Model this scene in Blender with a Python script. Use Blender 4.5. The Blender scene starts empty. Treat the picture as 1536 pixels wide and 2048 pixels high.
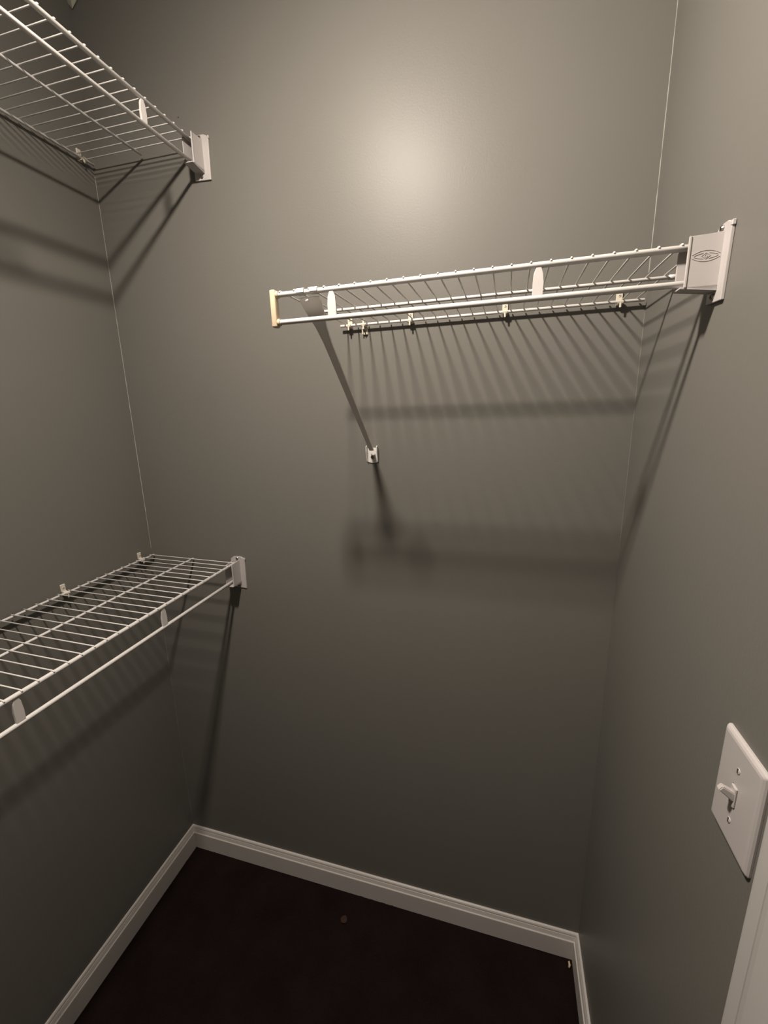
import bpy, bmesh, math, random
from mathutils import Vector, Matrix, Euler
random.seed(7)
S = bpy.context.scene
COL = S.collection
W, D_ROOM, H = 1.2593, 1.46, 2.438
R = math.radians
PI = math.pi

# ---------------------------------------------------------------- camera
cam = bpy.data.cameras.new('camera')
cam.sensor_fit = 'HORIZONTAL'
cam.sensor_width = 36.0
cam.lens = 846.65 / 1536 * 36.0
cam.clip_start = 0.02
cam_ob = bpy.data.objects.new('camera', cam)
COL.objects.link(cam_ob)
p, y, r = R(-13.2609), R(16.1974), R(-1.5161)
fw = Vector((-math.sin(y) * math.cos(p), math.cos(y) * math.cos(p), math.sin(p)))
rt = fw.cross(Vector((0, 0, 1))).normalized()
up = rt.cross(fw)
r2 = rt * math.cos(r) + up * math.sin(r)
u2 = -rt * math.sin(r) + up * math.cos(r)
m3 = Matrix((r2, u2, -fw)).transposed()
cam_ob.matrix_world = Matrix.Translation((1.0155, -0.9747, 1.4996)) @ m3.to_4x4()
S.camera = cam_ob

# ---------------------------------------------------------------- world + exposure
wd = bpy.data.worlds.new('world')
S.world = wd
wd.use_nodes = True
wd.node_tree.nodes['Background'].inputs[0].default_value = (0.02, 0.02, 0.02, 1)
wd.node_tree.nodes['Background'].inputs[1].default_value = 0.0
S.view_settings.view_transform = 'Standard'
S.view_settings.look = 'None'
S.view_settings.gamma = 1
S.view_settings.use_curve_mapping = False
S.view_settings.exposure = 0.0
LAMP = (0.652, -0.69, 2.312)
LAMP_STRENGTH = 1400.0
LAMP_COLOR = (1.0, 0.882, 0.78)
LAMP_TILT, LAMP_AZ = R(20), R(20)      # the bulb sits askew in its holder, aimed down and to the right

# ---------------------------------------------------------------- materials
def srgb(c):
    return tuple(((v / 255) / 12.92 if v / 255 <= .04045 else ((v / 255 + .055) / 1.055) ** 2.4) for v in c) + (1,)

def mat(name, col, rough=.5, spec=.5, metal=0, bump=0, bscale=200, var=0, vscale=3, bdist=.001, bdetail=2):
    m = bpy.data.materials.new(name)
    m.use_nodes = True
    nt = m.node_tree
    b = nt.nodes['Principled BSDF']
    b.inputs['Roughness'].default_value = rough
    b.inputs['Metallic'].default_value = metal
    b.inputs['Specular IOR Level'].default_value = spec
    b.inputs['Base Color'].default_value = col
    tc = nt.nodes.new('ShaderNodeTexCoord')
    if var:
        n = nt.nodes.new('ShaderNodeTexNoise')
        n.inputs['Scale'].default_value = vscale
        n.inputs['Detail'].default_value = 4
        nt.links.new(tc.outputs['Object'], n.inputs['Vector'])
        mx = nt.nodes.new('ShaderNodeMix')
        mx.data_type = 'RGBA'
        mx.inputs[6].default_value = tuple(v * (1 - var) for v in col[:3]) + (1,)
        mx.inputs[7].default_value = tuple(min(1, v * (1 + var)) for v in col[:3]) + (1,)
        nt.links.new(n.outputs['Fac'], mx.inputs[0])
        nt.links.new(mx.outputs[2], b.inputs['Base Color'])
    if bump:
        n = nt.nodes.new('ShaderNodeTexNoise')
        n.inputs['Scale'].default_value = bscale
        n.inputs['Detail'].default_value = bdetail
        nt.links.new(tc.outputs['Object'], n.inputs['Vector'])
        bp = nt.nodes.new('ShaderNodeBump')
        bp.inputs['Strength'].default_value = bump
        bp.inputs['Distance'].default_value = bdist
        nt.links.new(n.outputs['Fac'], bp.inputs['Height'])
        nt.links.new(bp.outputs['Normal'], b.inputs['Normal'])
    return m

WALL_COL = (0.145, 0.140, 0.124, 1)
M = dict(
    wall=mat('olive grey wall paint', WALL_COL, rough=.42, spec=.18, bump=.25, bscale=260, var=.03, vscale=6, bdist=.0006),
    ceiling=mat('flat white ceiling paint', (.40, .39, .37, 1), rough=.9, spec=.2, bump=.3, bscale=150),
    trim=mat('satin white trim paint', (.45, .435, .41, 1), rough=.45, spec=.4, bump=.08, bscale=90, var=.05, vscale=9),
    caulk=mat('pale caulk line', (.33, .32, .29, 1), rough=.6, spec=.3),
    carpet=mat('dark brown carpet', (.013, .0078, .0070, 1), rough=1, spec=.05, bump=.8, bscale=420, var=.5, vscale=9, bdist=.004),
    wire=mat('white vinyl coated steel', (.60, .585, .56, 1), rough=.3, spec=.4),
    plastic=mat('white plastic', (.43, .405, .39, 1), rough=.42, spec=.45, bump=.03, bscale=60),
    cream=mat('yellowed cream plastic', (.55, .45, .31, 1), rough=.45, spec=.4),
    ivory=mat('translucent ivory clip plastic', (.56, .52, .43, 1), rough=.4, spec=.5),
    spacer=mat('white coated spacer', (.56, .53, .505, 1), rough=.4, spec=.4),
    base=mat('satin white baseboard paint', (.55, .52, .485, 1), rough=.42, spec=.4, bump=.08, bscale=90, var=.05, vscale=9),
    brace=mat('white enamelled brace steel', (.85, .81, .76, 1), rough=.4, spec=.4),
    steel=mat('zinc screw steel', (.35, .33, .30, 1), rough=.35, metal=1),
    dark=mat('dark screw recess', (.02, .018, .015, 1), rough=.7),
    scrap=mat('pale dried plaster flake', (.38, .38, .31, 1), rough=.8),
    bulb_base=mat('white lamp holder porcelain', (.8, .79, .76, 1), rough=.3),
    brass=mat('brushed nickel door knob', (.6, .57, .5, 1), rough=.3, metal=1),
)
em = bpy.data.materials.new('lit bulb glass')
em.use_nodes = True
nt = em.node_tree
for n in list(nt.nodes):
    nt.nodes.remove(n)
e = nt.nodes.new('ShaderNodeEmission')
e.inputs[0].default_value = LAMP_COLOR + (1,)
e.inputs[1].default_value = LAMP_STRENGTH
o = nt.nodes.new('ShaderNodeOutputMaterial')
nt.links.new(e.outputs[0], o.inputs[0])
M['bulb'] = em

# ---------------------------------------------------------------- helpers
def tag(o, label=None, cat=None, group=None, kind=None):
    if label: o['label'] = label
    if cat: o['category'] = cat
    if group: o['group'] = group
    if kind: o['kind'] = kind
    return o

def empty(name, loc=(0, 0, 0), rot=None, parent=None):
    o = bpy.data.objects.new(name, None)
    o.empty_display_size = .02
    COL.objects.link(o)
    o.location = loc
    if rot is not None:
        o.rotation_euler = rot
    o.parent = parent
    return o

def obj(name, bm, m, parent=None, smooth=None):
    bmesh.ops.recalc_face_normals(bm, faces=bm.faces[:])
    me = bpy.data.meshes.new(name)
    bm.to_mesh(me)
    bm.free()
    if smooth is not None:
        for f in me.polygons:
            f.use_smooth = True
        me.set_sharp_from_angle(angle=R(smooth))
    me.materials.append(m)
    o = bpy.data.objects.new(name, me)
    COL.objects.link(o)
    o.parent = parent
    return o

def link_mesh(name, me, parent, loc=(0, 0, 0)):
    o = bpy.data.objects.new(name, me)
    COL.objects.link(o)
    o.parent = parent
    o.location = loc
    return o

def box(bm, lo, hi, bev=0, seg=2):
    vs = [bm.verts.new((x, y, z)) for x in (lo[0], hi[0]) for y in (lo[1], hi[1]) for z in (lo[2], hi[2])]
    fs = [bm.faces.new([vs[i] for i in q]) for q in ((0, 1, 3, 2), (4, 6, 7, 5), (0, 4, 5, 1), (2, 3, 7, 6), (0, 2, 6, 4), (1, 5, 7, 3))]
    if bev:
        es = list({e for f in fs for e in f.edges})
        bmesh.ops.bevel(bm, geom=es, offset=bev, segments=seg, affect='EDGES', profile=.5)
    return bm

def prism(bm, pts, axis, a, b, bev=0):
    """extrude a 2D polygon along axis from a to b; the polygon lies in the other two axes in order"""
    def P(u, v, w):
        return {0: (w, u, v), 1: (u, w, v), 2: (u, v, w)}[axis]
    lo = [bm.verts.new(P(u, v, a)) for u, v in pts]
    hi = [bm.verts.new(P(u, v, b)) for u, v in pts]
    n = len(pts)
    fs = [bm.faces.new(lo[::-1]), bm.faces.new(hi)]
    for i in range(n):
        fs.append(bm.faces.new((lo[i], lo[(i + 1) % n], hi[(i + 1) % n], hi[i])))
    if bev:
        es = list({e for f in fs for e in f.edges})
        bmesh.ops.bevel(bm, geom=es, offset=bev, segments=2, affect='EDGES', profile=.5)
    return bm

def tube(bm, pts, r, n=10, cap=True, round_end=False):
    pts = [Vector(q) for q in pts]
    rs = [r] * len(pts) if not isinstance(r, (list, tuple)) else list(r)
    if round_end:
        d0 = (pts[0] - pts[1]).normalized(); d1 = (pts[-1] - pts[-2]).normalized()
        pts = [pts[0] + d0 * rs[0] * .22] + pts + [pts[-1] + d1 * rs[-1] * .22]
        rs = [rs[0] * .78] + rs + [rs[-1] * .78]
    rings = []
    t0 = (pts[1] - pts[0]).normalized()
    ref = Vector((0, 0, 1)) if abs(t0.z) < .9 else Vector((1, 0, 0))
    u = t0.cross(ref).normalized()
    for i, q in enumerate(pts):
        if i == 0: t = t0
        elif i == len(pts) - 1: t = (pts[i] - pts[i - 1]).normalized()
        else: t = ((pts[i + 1] - pts[i]).normalized() + (pts[i] - pts[i - 1]).normalized()).normalized()
        u = (u - t * u.dot(t)).normalized()
        v = t.cross(u)
        rings.append([bm.verts.new(q + (u * math.cos(a) + v * math.sin(a)) * rs[i]) for a in [2 * math.pi * k / n for k in range(n)]])
    for a, b in zip(rings, rings[1:]):
        for k in range(n):
            bm.faces.new((a[k], a[(k + 1) % n], b[(k + 1) % n], b[k]))
    if cap:
        bm.faces.new(rings[0][::-1]); bm.faces.new(rings[-1])
    return bm

def lathe(bm, prof, origin, axis=2, n=24):
    """prof: list of (radius, height)"""
    o = Vector(origin)
    rings = []
    for rr, h in prof:
        ring = []
        for k in range(n):
            a = 2 * math.pi * k / n
            c, s = math.cos(a) * rr, math.sin(a) * rr
            v = {0: (h, c, s), 1: (c, h, s), 2: (c, s, h)}[axis]
            ring.append(bm.verts.new(o + Vector(v)))
        rings.append(ring)
    for a, b in zip(rings, rings[1:]):
        for k in range(n):
            bm.faces.new((a[k], a[(k + 1) % n], b[(k + 1) % n], b[k]))
    bm.faces.new(rings[0][::-1]); bm.faces.new(rings[-1])
    return bm

NB = bmesh.new

# ---------------------------------------------------------------- the room
LEAN, YAW = 0.0091, 0.0159          # the left wall is slightly out of square
def lx(yy, zz):                     # its x at a given y, z
    return LEAN * (zz - 1.1) + YAW * (-yy)

bm = NB(); box(bm, (-.12, 0, -.06), (W + .1, .1, H + .06)); wall_back = tag(obj('wall_back', bm, M['wall']), kind='structure')
# left wall: one slab with a leaning face
bm = NB()
vs = []
for yy in (0.0, -D_ROOM):
    for zz in (0.0, H):
        vs.append((lx(yy, zz), yy, zz))
inner = [bm.verts.new(v) for v in vs]
outer = [bm.verts.new((-.13, v[1], v[2])) for v in vs]
bm.faces.new((inner[0], inner[1], inner[3], inner[2])); bm.faces.new((outer[0], outer[2], outer[3], outer[1]))
for a, b in ((0, 1), (1, 3), (3, 2), (2, 0)):
    bm.faces.new((inner[b], inner[a], outer[a], outer[b]))
tag(obj('wall_left', bm, M['wall']), kind='structure')
DY0, DY1, DH = -.660, -1.370, 2.035   # door opening in the right wall
bm = NB(); box(bm, (W, DY0, 0), (W + .1, 0, H)); box(bm, (W, -D_ROOM, 0), (W + .1, DY1, H)); box(bm, (W, DY1, DH), (W + .1, DY0, H))
tag(obj('wall_right', bm, M['wall']), kind='structure')
bm = NB(); box(bm, (-.12, -D_ROOM - .1, -.06), (W + .1, -D_ROOM, H + .06)); tag(obj('wall_front', bm, M['wall']), kind='structure')
bm = NB(); box(bm, (-.12, -D_ROOM, H), (W + .1, 0, H + .06)); tag(obj('ceiling', bm, M['ceiling']), kind='structure')
# carpet floor with an uneven pile surface
bm = NB()
nx, ny = 170, 190
x0f, x1f, y0f, y1f = -.02, W + .1, -D_ROOM, 0.0
grid = []
for j in range(ny + 1):
    row = []
    for i in range(nx + 1):
        xx = x0f + (x1f - x0f) * i / nx; yy = y0f + (y1f - y0f) * j / ny
        e_ = min(1, max(0, (-yy) / .03))
        z = random.uniform(-.004, .0015) + .002 * math.sin(xx * 9 + 1) * math.cos(yy * 8) * e_
        row.append(bm.verts.new((xx, yy, z)))
    grid.append(row)
for j in range(ny):
    for i in range(nx):
        bm.faces.new((grid[j][i], grid[j][i + 1], grid[j + 1][i + 1], grid[j + 1][i]))
bot = [bm.verts.new(v) for v in ((x0f, y0f, -.06), (x1f, y0f, -.06), (x1f, y1f, -.06), (x0f, y1f, -.06))]
bm.faces.new(bot[::-1])
tag(obj('floor', bm, M['carpet'], smooth=80), kind='structure')

# baseboards: stepped profile (distance from wall, height)
HB, BT = .0856, .0125
prof = [(0, 0), (BT, 0), (BT, .0615), (.0121, .0630), (.0112, .0640), (.0098, .0642), (.0094, .0655), (.0068, .0755), (.0060, .0758), (.0058, .0778),
        (.0066, .0785), (.0060, .0820), (.0045, .0848), (.0030, HB), (0, HB)]
def molding(name, a, b, nrm, miter_a, miter_b, m=M['base'], pr=prof):
    """a,b: wall foot points; nrm: into the room; miter: +1 shortens with distance from wall (inside corner)"""
    a, b, nrm = Vector(a), Vector(b), Vector(nrm)
    t = (b - a).normalized()
    bm = NB()
    A = [bm.verts.new(a + nrm * d + t * d * miter_a + Vector((0, 0, z))) for d, z in pr]
    B = [bm.verts.new(b + nrm * d - t * d * miter_b + Vector((0, 0, z))) for d, z in pr]
    bm.faces.new(A[::-1]); bm.faces.new(B)
    for i in range(len(pr)):
        bm.faces.new((A[i], A[(i + 1) % len(pr)], B[(i + 1) % len(pr)], B[i]))
    return tag(obj(name, bm, m), kind='structure')
xl0 = lx(0, 0)
molding('baseboard_back', (xl0, 0, 0), (W, 0, 0), (0, -1, 0), 1, 1)
molding('baseboard_left', (lx(-D_ROOM, 0), -D_ROOM, 0), (xl0, 0, 0), (1, 0, 0), 1, 1)
molding('baseboard_right', (W, 0, 0), (W, -.5980, 0), (-1, 0, 0), 1, 0)
molding('baseboard_front', (W, -D_ROOM, 0), (lx(-D_ROOM, 0), -D_ROOM, 0), (0, 1, 0), 1, 1)

# door casing on the right wall (trim_1)
cas = [(0, 0), (.0105, 0), (.0125, .0015), (.013, .004), (.013, .0185), (.0112, .0195), (.0112, .0205), (.0145, .0225), (.016, .030), (.0155, .050), (.014, .0575), (0, .0575)]
bm = NB()
def sweep(path):
    rings = []
    for (base, dirv) in path:
        rings.append([bm.verts.new(Vector(base) + Vector((-d, 0, 0)) + Vector(dirv) * s) for d, s in cas])
    for a, b in zip(rings, rings[1:]):
        for i in range(len(cas)):
            bm.faces.new((a[i], a[(i + 1) % len(cas)], b[(i + 1) % len(cas)], b[i]))
    bm.faces.new(rings[0][::-1]); bm.faces.new(rings[-1])
yo, yi, zt = -.5980, -1.4305, 2.0955
sweep([((W, yo, 0), (0, -1, 0)), ((W, yo, zt), (0, -1, -1)), ((W, yi, zt), (0, 1, -1)), ((W, yi, 0), (0, 1, 0))])
tag(obj('trim_1', bm, M['trim']), kind='structure')
# door lining, unseen door opened to let bounced light escape, and an added dark hall
bm = NB(); box(bm, (W - .001, DY0 - .016, 0), (W + .101, DY0, DH)); box(bm, (W - .001, DY1, 0), (W + .101, DY1 + .016, DH)); box(bm, (W - .001, DY1 + .016, DH - .016), (W + .101, DY0 - .016, DH))
tag(obj('trim_6', bm, M['trim']), kind='structure')
HX, HY0, HY1 = W + 1.5, -2.3, .3
bm = NB(); box(bm, (W + .1, HY0, -.06), (HX, HY1, -.002)); tag(obj('floor_hall', bm, M['carpet']), kind='structure')
bm = NB(); box(bm, (W + .1, HY0, H), (HX, HY1, H + .06)); tag(obj('ceiling_hall', bm, M['ceiling']), kind='structure')
bm = NB(); box(bm, (HX, HY0, -.06), (HX + .1, HY1, H + .06)); tag(obj('wall_hall', bm, M['wall']), kind='structure')
bm = NB(); box(bm, (W + .1, HY1, -.06), (HX, HY1 + .1, H + .06)); tag(obj('wall_hall_back', bm, M['wall']), kind='structure')
bm = NB(); box(bm, (W + .1, HY0 - .1, -.06), (HX, HY0, H + .06)); tag(obj('wall_hall_front', bm, M['wall']), kind='structure')
door = tag(empty('door_1', (W + .105 + .353, DY1 - .02, 0), (0, 0, PI / 2)), kind='structure')
bm = NB(); box(bm, (0, -.353, .012), (.035, .353, DH - .02), .001, 1); obj('slab', bm, M['trim'], door)
for (pz0, pz1) in ((.15, .82), (1.0, 1.86)):
    for s in (-1, 1):
        bm = NB(); box(bm, (-.004, min(s * .05, s * .28), pz0), (.001, max(s * .05, s * .28), pz1), .002, 1); obj('panel', bm, M['trim'], door)
bm = NB(); lathe(bm, [(.028, .002), (.028, -.004), (.012, -.008), (.010, -.030), (.022, -.040), (.026, -.052), (.018, -.062), (.004, -.064)], (0, -.30, .95), 0); obj('knob', bm, M['brass'], door, smooth=40)

# thin pale caulk lines in the two visible corners
def corner_line(name, xf, z0, z1, rad):
    bm = NB()
    pts = []; n = 40
    rs = []
    for i in range(n + 1):
        z = z0 + (z1 - z0) * i / n
        pts.append((xf(z), -rad * .35, z)); rs.append(rad * random.uniform(.35, 1.0))
    tube(bm, pts, rs, 6)
    return tag(obj(name, bm, M['caulk'], smooth=60), kind='structure')
corner_line('trim_2', lambda z: lx(0, z) + .0003, 1.12, 2.085, .0011)
corner_line('trim_3', lambda z: W - .0003, 1.74, H, .0011)
corner_line('trim_4', lambda z: W - .0002, 1.20, 1.68, .0003)
corner_line('trim_5', lambda z: lx(0, z) + .0002, .10, 1.09, .0003)

# old nail hole in the back wall
bm = NB(); lathe(bm, [(.0016, 0), (.0012, -.0006), (.0003, -.0008)], (.2705, .0, 2.163), 1, 8); obj('nail_hole', bm, M['dark'], wall_back)

# ---------------------------------------------------------------- lamp
ax = Vector((math.sin(LAMP_TILT) * math.cos(LAMP_AZ), math.sin(LAMP_TILT) * math.sin(LAMP_AZ), -math.cos(LAMP_TILT)))
LC = Vector(LAMP)
mount = LC - ax * ((H - LC.z) / math.cos(LAMP_TILT))
s0 = (H - LC.z) / math.cos(LAMP_TILT)
lamp = tag(empty('ceiling_lamp', mount), 'bare lit reflector bulb sitting slightly askew in a round white ceiling lamp holder', 'lamp')
bm = NB(); lathe(bm, [(.055, 0), (.055, -.008), (.045, -.016), (.026, -.022), (.012, -.024)], (0, 0, 0)); obj('lamp_holder', bm, M['bulb_base'], lamp, smooth=35)
TL = Vector((0, 0, -1)).rotation_difference(ax).to_matrix().to_4x4()
def tilted(o):
    o.data.transform(TL)
    return o
bm = NB(); lathe(bm, [(.021, -.004), (.024, -.030), (.024, -s0 + .078), (.020, -s0 + .074), (.013, -s0 + .072)], (0, 0, 0)); tilted(obj('socket', bm, M['bulb_base'], lamp, smooth=35))
bm = NB(); lathe(bm, [(.013, -s0 + .074), (.016, -s0 + .066), (.036, -s0 + .034), (.0455, -s0 + .014), (.0455, -s0 + .010)], (0, 0, 0)); tilted(obj('bulb_collar', bm, M['bulb_base'], lamp, smooth=35))
bm = NB(); lathe(bm, [(.0430, -s0 + .0105)] + [(.0450 * math.cos(a), -s0 + .010 + .0152 * math.sin(a)) for a in [R(q) for q in (-2, -14, -28, -42, -56, -70, -83)]], (0, 0, 0), n=20); tilted(obj('bulb', bm, M['bulb'], lamp, smooth=60))

# ---------------------------------------------------------------- wire shelves
INCH = .0254
RF, RR, RW = .0040, .0028, .0013     # radii: front rods, rear/middle rods, deck wires
def wire_shelf(loc, rot, D, MID, LIP, first, count, x_start, x_end, spacers, label, cap=False, mid_start=None, rear_start=None, mid_end=None, rear_end=None, sk=0.0):
    # sk: sideways skew per metre, where the side wall the shelf follows is out of square
    root = tag(empty('wire_shelf', loc, rot), label, 'shelf', 'white wire closet shelves')
    bm = NB(); tube(bm, [(x_start, D + sk * x_start, 0), (x_end, D + sk * x_end, 0)], RF, 14, round_end=True); obj('front_rod', bm, M['wire'], root, smooth=50)
    bm = NB(); tube(bm, [(x_start, D + sk * x_start, -LIP), (x_end, D + sk * x_end, -LIP)], RF, 14, round_end=True); obj('lip_rod', bm, M['wire'], root, smooth=50)
    zr = RF - RR
    ms = x_start if mid_start is None else mid_start
    rs_ = x_start if rear_start is None else rear_start
    me_ = x_end if mid_end is None else mid_end
    re_ = x_end if rear_end is None else rear_end
    bm = NB(); tube(bm, [(ms, MID + sk * ms, zr), (me_, MID + sk * me_, zr)], RR, 12, round_end=True)
    if cap:
        for q in (ms, me_):
            tube(bm, [(q - .004, MID, zr), (q + .004, MID, zr)], RR * 1.35, 12, round_end=True)
    obj('middle_rod', bm, M['wire'], root, smooth=50)
    bm = NB(); tube(bm, [(rs_, .012 + sk * rs_, zr), (re_, .012 + sk * re_, zr)], RR, 12, round_end=True); obj('rear_rod', bm, M['wire'], root, smooth=50)
    bm = NB(); zt_ = RF + RW * .7
    tube(bm, [(0, .0085, zt_), (0, D - .001, zt_), (0, D + RF * .55, zt_ - .0006), (0, D + RF * .95, zt_ - .0022)], RW, 8, round_end=True)
    me = None
    for k in range(count):
        if me is None:
            o = obj('deck_wire', bm, M['wire'], root, smooth=50); me = o.data; o.location = (first + k * INCH, sk * (first + k * INCH), 0)
        else:
            link_mesh('deck_wire', me, root, (first + k * INCH, sk * (first + k * INCH), 0))
    # flattened spacers joining the front rod to the lip rod
    me = None
    for xs in spacers:
        if me is None:
            bm = NB()
            tube_pts = [(-.0085 * 0, D, -RF * .2)]
            prism(bm, [(-.0030, -RF * .6), (.0030, -RF * .6), (.0062, -.011), (.0070, -LIP * .55), (.0070, -LIP + RF * .5), (-.0070, -LIP + RF * .5), (-.0070, -LIP * .55), (-.0062, -.011)],
                  1, D - .0016, D + .0026, .0008)
            o = obj('lip_spacer', bm, M['spacer'], root); me = o.data; o.location = (xs, sk * xs, 0)
        else:
            link_mesh('lip_spacer', me, root, (xs, sk * xs, 0))
    if cap:
        bm = NB()
        box(bm, (x_end - .002, D - .0065, -LIP - .0075), (x_end + .0075, D + .0065, .0075), .0022, 3)
        for zc in (0, -LIP):
            tube(bm, [(x_end - .006, D, zc), (x_end, D, zc)], RF + .0016, 14)
        o = obj('end_cap', bm, M['cream'], root, smooth=40); o['label'] = 'yellowed cream end cap'
    return root

# the right-hand shelf, fixed to the back wall, running from the right wall
rx0, rz0 = W, 1.6903 + .0018 * (W - 1.0)
sh_r = wire_shelf((rx0, 0, rz0), Euler((R(-math.degrees(math.atan(.0073))), math.atan(.0018), PI)), .3049, .1614, .0411, W - 1.2417, 24, .010, W - .648,
                  [W - 1.0487, W - .7455], 'short white wire shelf with cream end cap on the back wall', cap=True,
                  mid_start=.008, rear_start=.006, mid_end=W - .6535, rear_end=W - .646)
uz = 2.1036
sh_u = wire_shelf((lx(0, uz), 0, uz), Euler((math.atan(-.0167), math.atan(.0017), -PI / 2)), .3052, .1565, .0430, .0276, 53, .010, D_ROOM - .02,
                  [.163 + k * 12 * INCH for k in range(5)], 'upper white wire shelf along the left wall, seen from below',
                  mid_start=.012, rear_start=.010, sk=YAW)
lz = 1.101
sh_l = wire_shelf((lx(0, lz), 0, lz), Euler((math.atan(-.0161), math.atan(.014), -PI / 2)), .2919, .1517, .0476, .0170, 54, .010, D_ROOM - .02,
                  [.2806 + k * 12 * INCH for k in range(4)], 'lower white wire shelf along the left wall, seen from above',
                  mid_start=.006, rear_start=.006, sk=YAW)

# ---------------------------------------------------------------- end brackets
def end_bracket(shelf, D, LIP, label, emblem=False):
    root = tag(empty('wall_bracket'), label, 'bracket', 'shelf end brackets')
    root.matrix_world = shelf_matrix(shelf)
    y0, y1 = D - .0075, D + .0145
    zt_, zb = .0085, -LIP - .0085
    # wall plate with rounded, canted top
    bm = NB()
    pl = [(D - .013, -LIP - .025), (D + .029, -LIP - .027), (D + .031, .0125), (D + .026, .0165), (D + .019, .0195), (D + .006, .0200), (D - .004, .0185), (D - .013, .012)]
    prism(bm, pl, 0, .0002, .0042, .0008)
    box(bm, (.0002, D + .0285, .010), (.0046, D + .0325, .0165), .0009, 1)
    obj('wall_plate', bm, M['plastic'], root)
    # socket: front and back cheeks and a floor, open on top and at the shelf end
    bm = NB()
    L1, L2 = .040, .044
    prism(bm, [(.003, zt_ + .002), (.012, zt_ + .001), (L1, zt_), (L1, zb + .001), (.003, zb - .005)], 1, y1 - .0022, y1, .0007)
    prism(bm, [(.003, zt_), (L2 - .004, zt_ - .004), (L2, zt_ - .012), (L2, zb), (.003, zb - .005)], 1, y0, y0 + .002, .0007)
    prism(bm, [(.003, zb - .005), (L1, zb), (L2, zb), (L2, zb + .0022), (.003, zb + .002)], 1, y0, y1, .0005)
    box(bm, (L1 - .0026, y1 - .001, zb + .001), (L1, y1 + .0012, zt_), .0005, 1)
    obj('socket', bm, M['plastic'], root)
    for (sy, sz) in ((D + .008, .0145), (D + .006, -LIP - .0190)):
        bm = NB(); lathe(bm, [(.0040, .0036), (.0040, .0052), (.0028, .0068), (.0012, .0066)], (0, sy, sz), 0, 14); s_ = obj('screw', bm, M['steel'], root, smooth=35)
        bm = NB(); box(bm, (.0062, sy - .0022, sz - .0005), (.0071, sy + .0022, sz + .0005)); box(bm, (.0062, sy - .0005, sz - .0022), (.0071, sy + .0005, sz + .0022)); obj('screw_slot', bm, M['dark'], s_)
    if emblem:
        # raised lens-shaped maker's emblem: two long arcs, shorter inner strokes and a small diamond
        bm = NB(); yy = y1 + .0002; cx_, cz_ = .0205, (zt_ + zb) / 2 + .006
        def arc(hw, h, z0, n=14, a=-1, b=1):
            pts = []
            for i in range(n + 1):
                t = a + (b - a) * i / n
                pts.append((cx_ + hw * t, yy, cz_ + z0 + h * (1 - t * t)))
            tube(bm, pts, .00030, 5)
        arc(.0145, .0042, .0018)
        arc(.0145, -.0042, -.0018)
        arc(.0125, .0026, .0006, a=-1, b=-.25); arc(.0125, .0026, .0006, a=.25, b=1)
        arc(.0125, -.0026, -.0006, a=-1, b=-.25); arc(.0125, -.0026, -.0006, a=.25, b=1)
        dm = [(0, .0034), (.0046, 0), (0, -.0034), (-.0046, 0), (0, .0034)]
        tube(bm, [(cx_ + u, yy, cz_ + v) for u, v in dm], .00032, 5)
        tube(bm, [(cx_ + .0014 * math.cos(t * PI / 6), yy, cz_ + .0014 * math.sin(t * PI / 6)) for t in range(13)], .00035, 5)
        obj('emblem', bm, M['plastic'], root)
    return root
def shelf_matrix(o):
    return Matrix.Translation(o.location) @ o.rotation_euler.to_matrix().to_4x4()
end_bracket(sh_r, .3049, .0411, 'white plastic shelf bracket with embossed emblem on the right wall', emblem=True)
end_bracket(sh_u, .3052, .0430, 'white plastic bracket holding the upper left shelf to the back wall')
end_bracket(sh_l, .2919, .0476, 'white plastic bracket holding the lower left shelf to the back wall')

# ---------------------------------------------------------------- rear wall clips
def wall_clip(shelf, X, label, tab_down=False, group='rear wall clips of the wire shelves'):
    root = tag(empty('shelf_clip'), label, 'clip', group)
    root.matrix_world = shelf_matrix(shelf) @ Matrix.Translation((X, (YAW * X if shelf is not sh_r else 0), RF - RR))
    w = .0048
    bm = NB()
    # C-shaped hook round the rod (opening upward-rear) joined to the wall tab
    outer_, inner_ = .0056, .0031
    arcs = [R(a) for a in range(140, 381, 20)]
    poly = [(.012 + outer_ * math.cos(a), outer_ * math.sin(a)) for a in arcs] + [(.012 + inner_ * math.cos(a), inner_ * math.sin(a)) for a in arcs[::-1]]
    lo = [bm.verts.new((-w, u, v)) for u, v in poly]; hi = [bm.verts.new((w, u, v)) for u, v in poly]
    n = len(poly); h = n // 2
    for i in range(n):
        bm.faces.new((lo[i], lo[(i + 1) % n], hi[(i + 1) % n], hi[i]))
    for i in range(h - 1):
        bm.faces.new((lo[i], lo[n - 1 - i], lo[n - 2 - i], lo[i + 1])); bm.faces.new((hi[i], hi[i + 1], hi[n - 2 - i], hi[n - 1 - i]))
    box(bm, (-w, .0003, -.006), (w, .0068, .004), .0006, 1)
    box(bm, (-.0018, .0148, -.011), (.0018, .0172, .002), .0006, 1)     # little locking rib in front
    obj('hook', bm, M['ivory'], root)
    bm = NB()
    if tab_down:
        box(bm, (-.0058, .0003, -.0205), (.0058, .0042, -.003), .0012, 2)
        box(bm, (.0036, .0003, -.0205), (.0062, .0085, -.006), .0006, 1)
        box(bm, (.0010, .0003, .002), (.0058, .0050, .012), .001, 1)
        obj('tab', bm, M['ivory'], root); zc = -.0135
    else:
        box(bm, (-.0058, .0003, .002), (.0058, .0044, .0205), .0014, 2)
        obj('tab', bm, M['ivory'], root); zc = .0125
    bm = NB(); lathe(bm, [(.0028, .0040), (.0026, .0052), (.0014, .0056)], (0, 0, zc), 1, 12)
    s_ = obj('nail_head', bm, M['steel'] if tab_down else M['ivory'], root, smooth=40)
    bm = NB(); lathe(bm, [(.0011, .0056), (.0009, .0059)], (0, 0, zc), 1, 8); obj('nail_recess', bm, M['dark'], s_)
    return root
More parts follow.
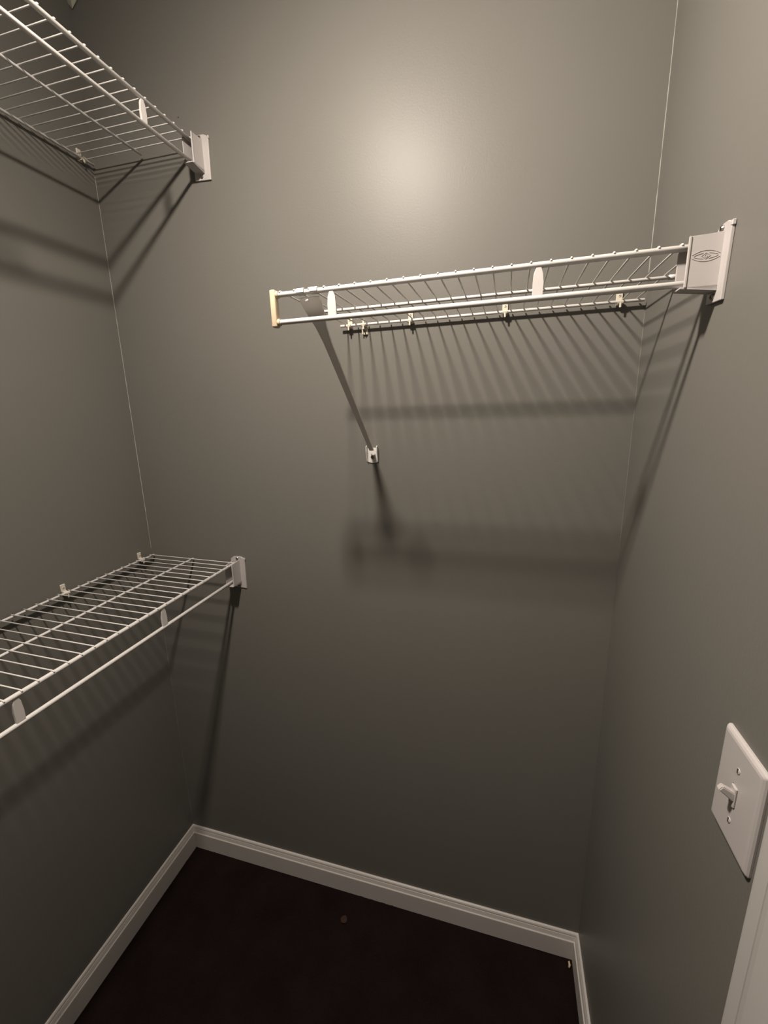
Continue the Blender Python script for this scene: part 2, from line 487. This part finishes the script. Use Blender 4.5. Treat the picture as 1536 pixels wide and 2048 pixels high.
wall_clip(sh_r, W - .6655, 'ivory clip at the open left end of the right shelf rear rod')
wall_clip(sh_r, W - .7004, 'ivory clip with a screwed tab hanging below the right shelf rear rod', tab_down=True)
wall_clip(sh_r, W - .8056, 'ivory clip on the right shelf rear rod, just right of the screwed tab clip')
wall_clip(sh_r, W - 1.0028, 'ivory clip near the middle of the right shelf rear rod')
wall_clip(sh_r, W - 1.2126, 'ivory clip at the corner end of the right shelf rear rod')
wall_clip(sh_u, .0395, 'ivory clip on the upper left shelf rear rod, in the corner')
wall_clip(sh_l, .049, 'ivory clip on the lower left shelf rear rod, in the corner')
wall_clip(sh_l, .278, 'ivory clip on the lower left shelf rear rod, the one farther from the corner')

# ---------------------------------------------------------------- support brace of the right shelf
root = tag(empty('support_brace', (.7085, 0, 1.3835)), 'diagonal white steel brace from the back wall up to the right shelf front rod', 'brace')
top = Vector((.706 - .7085, -.3035, 1.6795 - 1.3835)); foot = Vector((.0005, -.012, .028))
ax = (top - foot); Lb = ax.length; t = ax.normalized(); side = Vector((1, 0, 0)); side = (side - t * side.dot(t)).normalized(); nr = t.cross(side)
def bar(name, stations, m, up_flange=.0045):
    """shallow channel: flat web facing down-front with two low flanges folded up behind"""
    bm = NB(); rings = []
    for s, hw, fl in stations:
        c = foot + t * (s * Lb); th = .0014
        sec = [(-hw, 0), (hw, 0), (hw, fl), (hw - th, fl), (hw - th, th), (-hw + th, th), (-hw + th, fl), (-hw, fl)]
        rings.append([bm.verts.new(c + side * u + nr * v * SG) for u, v in sec])
    for a, b in zip(rings, rings[1:]):
        for i in range(8):
            bm.faces.new((a[i], a[(i + 1) % 8], b[(i + 1) % 8], b[i]))
    bm.faces.new(rings[0][::-1]); bm.faces.new(rings[-1])
    return obj(name, bm, m, root)
SG = 1 if nr.dot(Vector((0, 1, 1))) > 0 else -1
bar('arm', [(0, .0052, .003), (.12, .0054, .004), (.45, .0066, .004), (.78, .0074, .004), (.86, .0098, .004), (.93, .0150, .004), (.975, .0175, .002), (1.0, .0175, .0015)], M['brace'])
# two hooks that lap over the front rod
for cx_ in (-.0125, .0105):
    bm = NB()
    yc, zc = -.3049, 1.6903 - .0022 - .0006 - 1.3835
    pts = [(yc + .0062 * math.cos(R(a)), zc + .0062 * math.sin(R(a))) for a in range(-35, 191, 25)]
    ins = [(yc + .0046 * math.cos(R(a)), zc + .0046 * math.sin(R(a))) for a in range(-35, 191, 25)]
    a0, a1 = cx_ - .0065 - .0025, cx_ + .0065 - .0025
    lo = [bm.verts.new((a0, u, v)) for u, v in pts + ins[::-1]]; hi = [bm.verts.new((a1, u, v)) for u, v in pts + ins[::-1]]
    n = len(lo); h = n // 2
    for i in range(n): bm.faces.new((lo[i], lo[(i + 1) % n], hi[(i + 1) % n], hi[i]))
    for i in range(h - 1):
        bm.faces.new((lo[i], lo[n - 1 - i], lo[n - 2 - i], lo[i + 1])); bm.faces.new((hi[i], hi[i + 1], hi[n - 2 - i], hi[n - 1 - i]))
    obj('hook', bm, M['wire'], root)
bm = NB(); tube(bm, [(-.005, -.3005, .2935), (-.005, -.3095, .2895)], .0016, 8, round_end=True); obj('rivet', bm, M['wire'], root, smooth=40)
# foot: white U bracket screwed to the wall
bm = NB()
outl = [(-.0140, .001), (-.008, -.0012), (0, -.0022), (.008, -.0012), (.0140, .001), (.0128, .026), (.0110, .034), (-.0110, .034), (-.0128, .026)]
prism(bm, outl, 1, -.0022, -.0002, .0005)
for s in (-1, 1):
    prism(bm, [(-.0002, .001), (-.0060, .002), (-.0130, .026), (-.0125, .037), (-.0075, .040), (-.0002, .034)], 0, min(s * .0140, s * .0122), max(s * .0140, s * .0122), .0004)
obj('foot', bm, M['wire'], root)
bm = NB(); lathe(bm, [(.0048, -.0020), (.0046, -.0042), (.0030, -.0052), (.0010, -.0050)], (0, 0, .0125), 1, 14); s_ = obj('screw', bm, M['steel'], root, smooth=35)
bm = NB(); box(bm, (-.0028, -.0056, .0119), (.0028, -.0048, .0131)); box(bm, (-.0006, -.0056, .0097), (.0006, -.0048, .0153)); obj('screw_slot', bm, M['dark'], s_)

# ---------------------------------------------------------------- light switch
root = tag(empty('light_switch', (W, -.5382, 1.1085)), 'white toggle light switch plate on the right wall beside the door casing', 'switch')
bm = NB()
hw, hh = .0378, .0590
def ring(w, h_, d):
    return [bm.verts.new((-d, u, v)) for u, v in ((-w, -h_), (w, -h_), (w, h_), (-w, h_))]
def rrect(w, h_, rad, d, n=4):
    out = []
    for cx_, cz_, a0 in ((w - rad, h_ - rad, 0), (-w + rad, h_ - rad, 90), (-w + rad, -h_ + rad, 180), (w - rad, -h_ + rad, 270)):
        for k in range(n + 1):
            a = R(a0 + 90 * k / n); out.append(bm.verts.new((-d, cx_ + rad * math.cos(a), cz_ + rad * math.sin(a))))
    return out
levels = [rrect(hw, hh, .003, .0002), rrect(hw, hh, .003, .0022), rrect(hw - .0012, hh - .0012, .0026, .0040), rrect(hw - .0032, hh - .0032, .002, .0054), rrect(hw - .0058, hh - .0058, .002, .0060)]
for a, b in zip(levels, levels[1:]):
    n = len(a)
    for i in range(n): bm.faces.new((a[i], a[(i + 1) % n], b[(i + 1) % n], b[i]))
bm.faces.new(levels[0][::-1])
slot = [bm.verts.new((-.0060, u, v)) for u, v in ((.0052, .0122), (-.0052, .0122), (-.0052, -.0122), (.0052, -.0122))]
slot2 = [bm.verts.new((-.0020, u, v)) for u, v in ((.0052, .0122), (-.0052, .0122), (-.0052, -.0122), (.0052, -.0122))]
last = levels[-1]
q = len(last) // 4
for c in range(4):
    seg = last[c * q:(c + 1) * q]
    for i in range(len(seg) - 1):
        bm.faces.new((seg[i], seg[i + 1], slot[c]))
    nxt = last[((c + 1) * q) % len(last)]
    bm.faces.new((seg[-1], nxt, slot[(c + 1) % 4], slot[c]))
for i in range(4):
    bm.faces.new((slot[i], slot[(i + 1) % 4], slot2[(i + 1) % 4], slot2[i]))
bm.faces.new(slot2)
obj('plate', bm, M['plastic'], root)
bm = NB()   # toggle: collar and lever tipped up
box(bm, (-.0078, -.0046, -.0116), (-.0025, .0046, .0116), .0008, 1)
obj('toggle_collar', bm, M['plastic'], root)
bm = NB()
pa, pb = Vector((-.005, 0, -.001)), Vector((-.0195, 0, .0085))
d = (pb - pa).normalized(); nn = Vector((0, 1, 0)).cross(d).normalized()
ra = [bm.verts.new(pa + Vector((0, u * .0042, 0)) + nn * v * .0045) for u, v in ((-1, -1), (1, -1), (1, 1), (-1, 1))]
rb = [bm.verts.new(pb + Vector((0, u * .0032, 0)) + nn * v * .0030) for u, v in ((-1, -1), (1, -1), (1, 1), (-1, 1))]
for i in range(4): bm.faces.new((ra[i], ra[(i + 1) % 4], rb[(i + 1) % 4], rb[i]))
bm.faces.new(ra[::-1]); bm.faces.new(rb)
bmesh.ops.bevel(bm, geom=bm.edges[:], offset=.0009, segments=2, affect='EDGES')
obj('toggle_lever', bm, M['plastic'], root)
for sz in (.0302, -.0302):
    bm = NB(); lathe(bm, [(.0033, -.0056), (.0030, -.0066), (.0010, -.0070)], (0, 0, sz), 0, 14); s_ = obj('screw', bm, M['plastic'], root, smooth=35)
    bm = NB(); box(bm, (-.0073, -.0006, sz - .0026), (-.0066, .0006, sz + .0026)); obj('screw_slot', bm, M['dark'], s_)

# ---------------------------------------------------------------- small bits
bm = NB()   # torn flake in the ceiling corner
pts = [(-.006, 0, .010), (.010, -.004, .010), (.030, -.002, .008), (.042, -.005, .010), (.026, -.001, -.002), (.014, -.003, -.013), (.004, -.002, -.002), (.018, -.008, -.004)]
vs = [bm.verts.new(v) for v in pts]
bmesh.ops.convex_hull(bm, input=vs)
o = obj('drywall_flake', bm, M['scrap']); o.location = (.010, -.0005, 2.4275)
tag(o, 'small torn pale flake hanging at the ceiling corner above the upper shelf', 'debris')
bm = NB()
tube(bm, [(0, 0, 0), (.002, .004, .0035), (.001, .010, .004), (.003, .014, .001)], [.0022, .0030, .0026, .0015], 7, round_end=True)
o = obj('plastic_scrap', bm, M['cream'], smooth=50); o.location = (1.2365, -.0345, .0035)
tag(o, 'tiny yellowish plastic scrap on the carpet against the right corner baseboard', 'debris')
bm = NB()
vs = [bm.verts.new((.011 * math.cos(a) * random.uniform(.7, 1.1), .012 * math.sin(a) * random.uniform(.7, 1.1), .0008)) for a in [k * PI / 4 for k in range(8)]]
f = bm.faces.new(vs); g = bmesh.ops.extrude_face_region(bm, geom=[f]); bmesh.ops.translate(bm, verts=[v for v in g['geom'] if isinstance(v, bmesh.types.BMVert)], vec=(0, 0, .0018))
M['lint'] = mat('brown lint', (.045, .026, .020, 1), rough=1, spec=.05)
o = obj('carpet_scrap', bm, M['lint']); o.location = (.597, -.087, .001)
tag(o, 'small reddish brown scrap lying on the dark carpet near the back baseboard', 'debris')
bpy.context.view_layer.update()
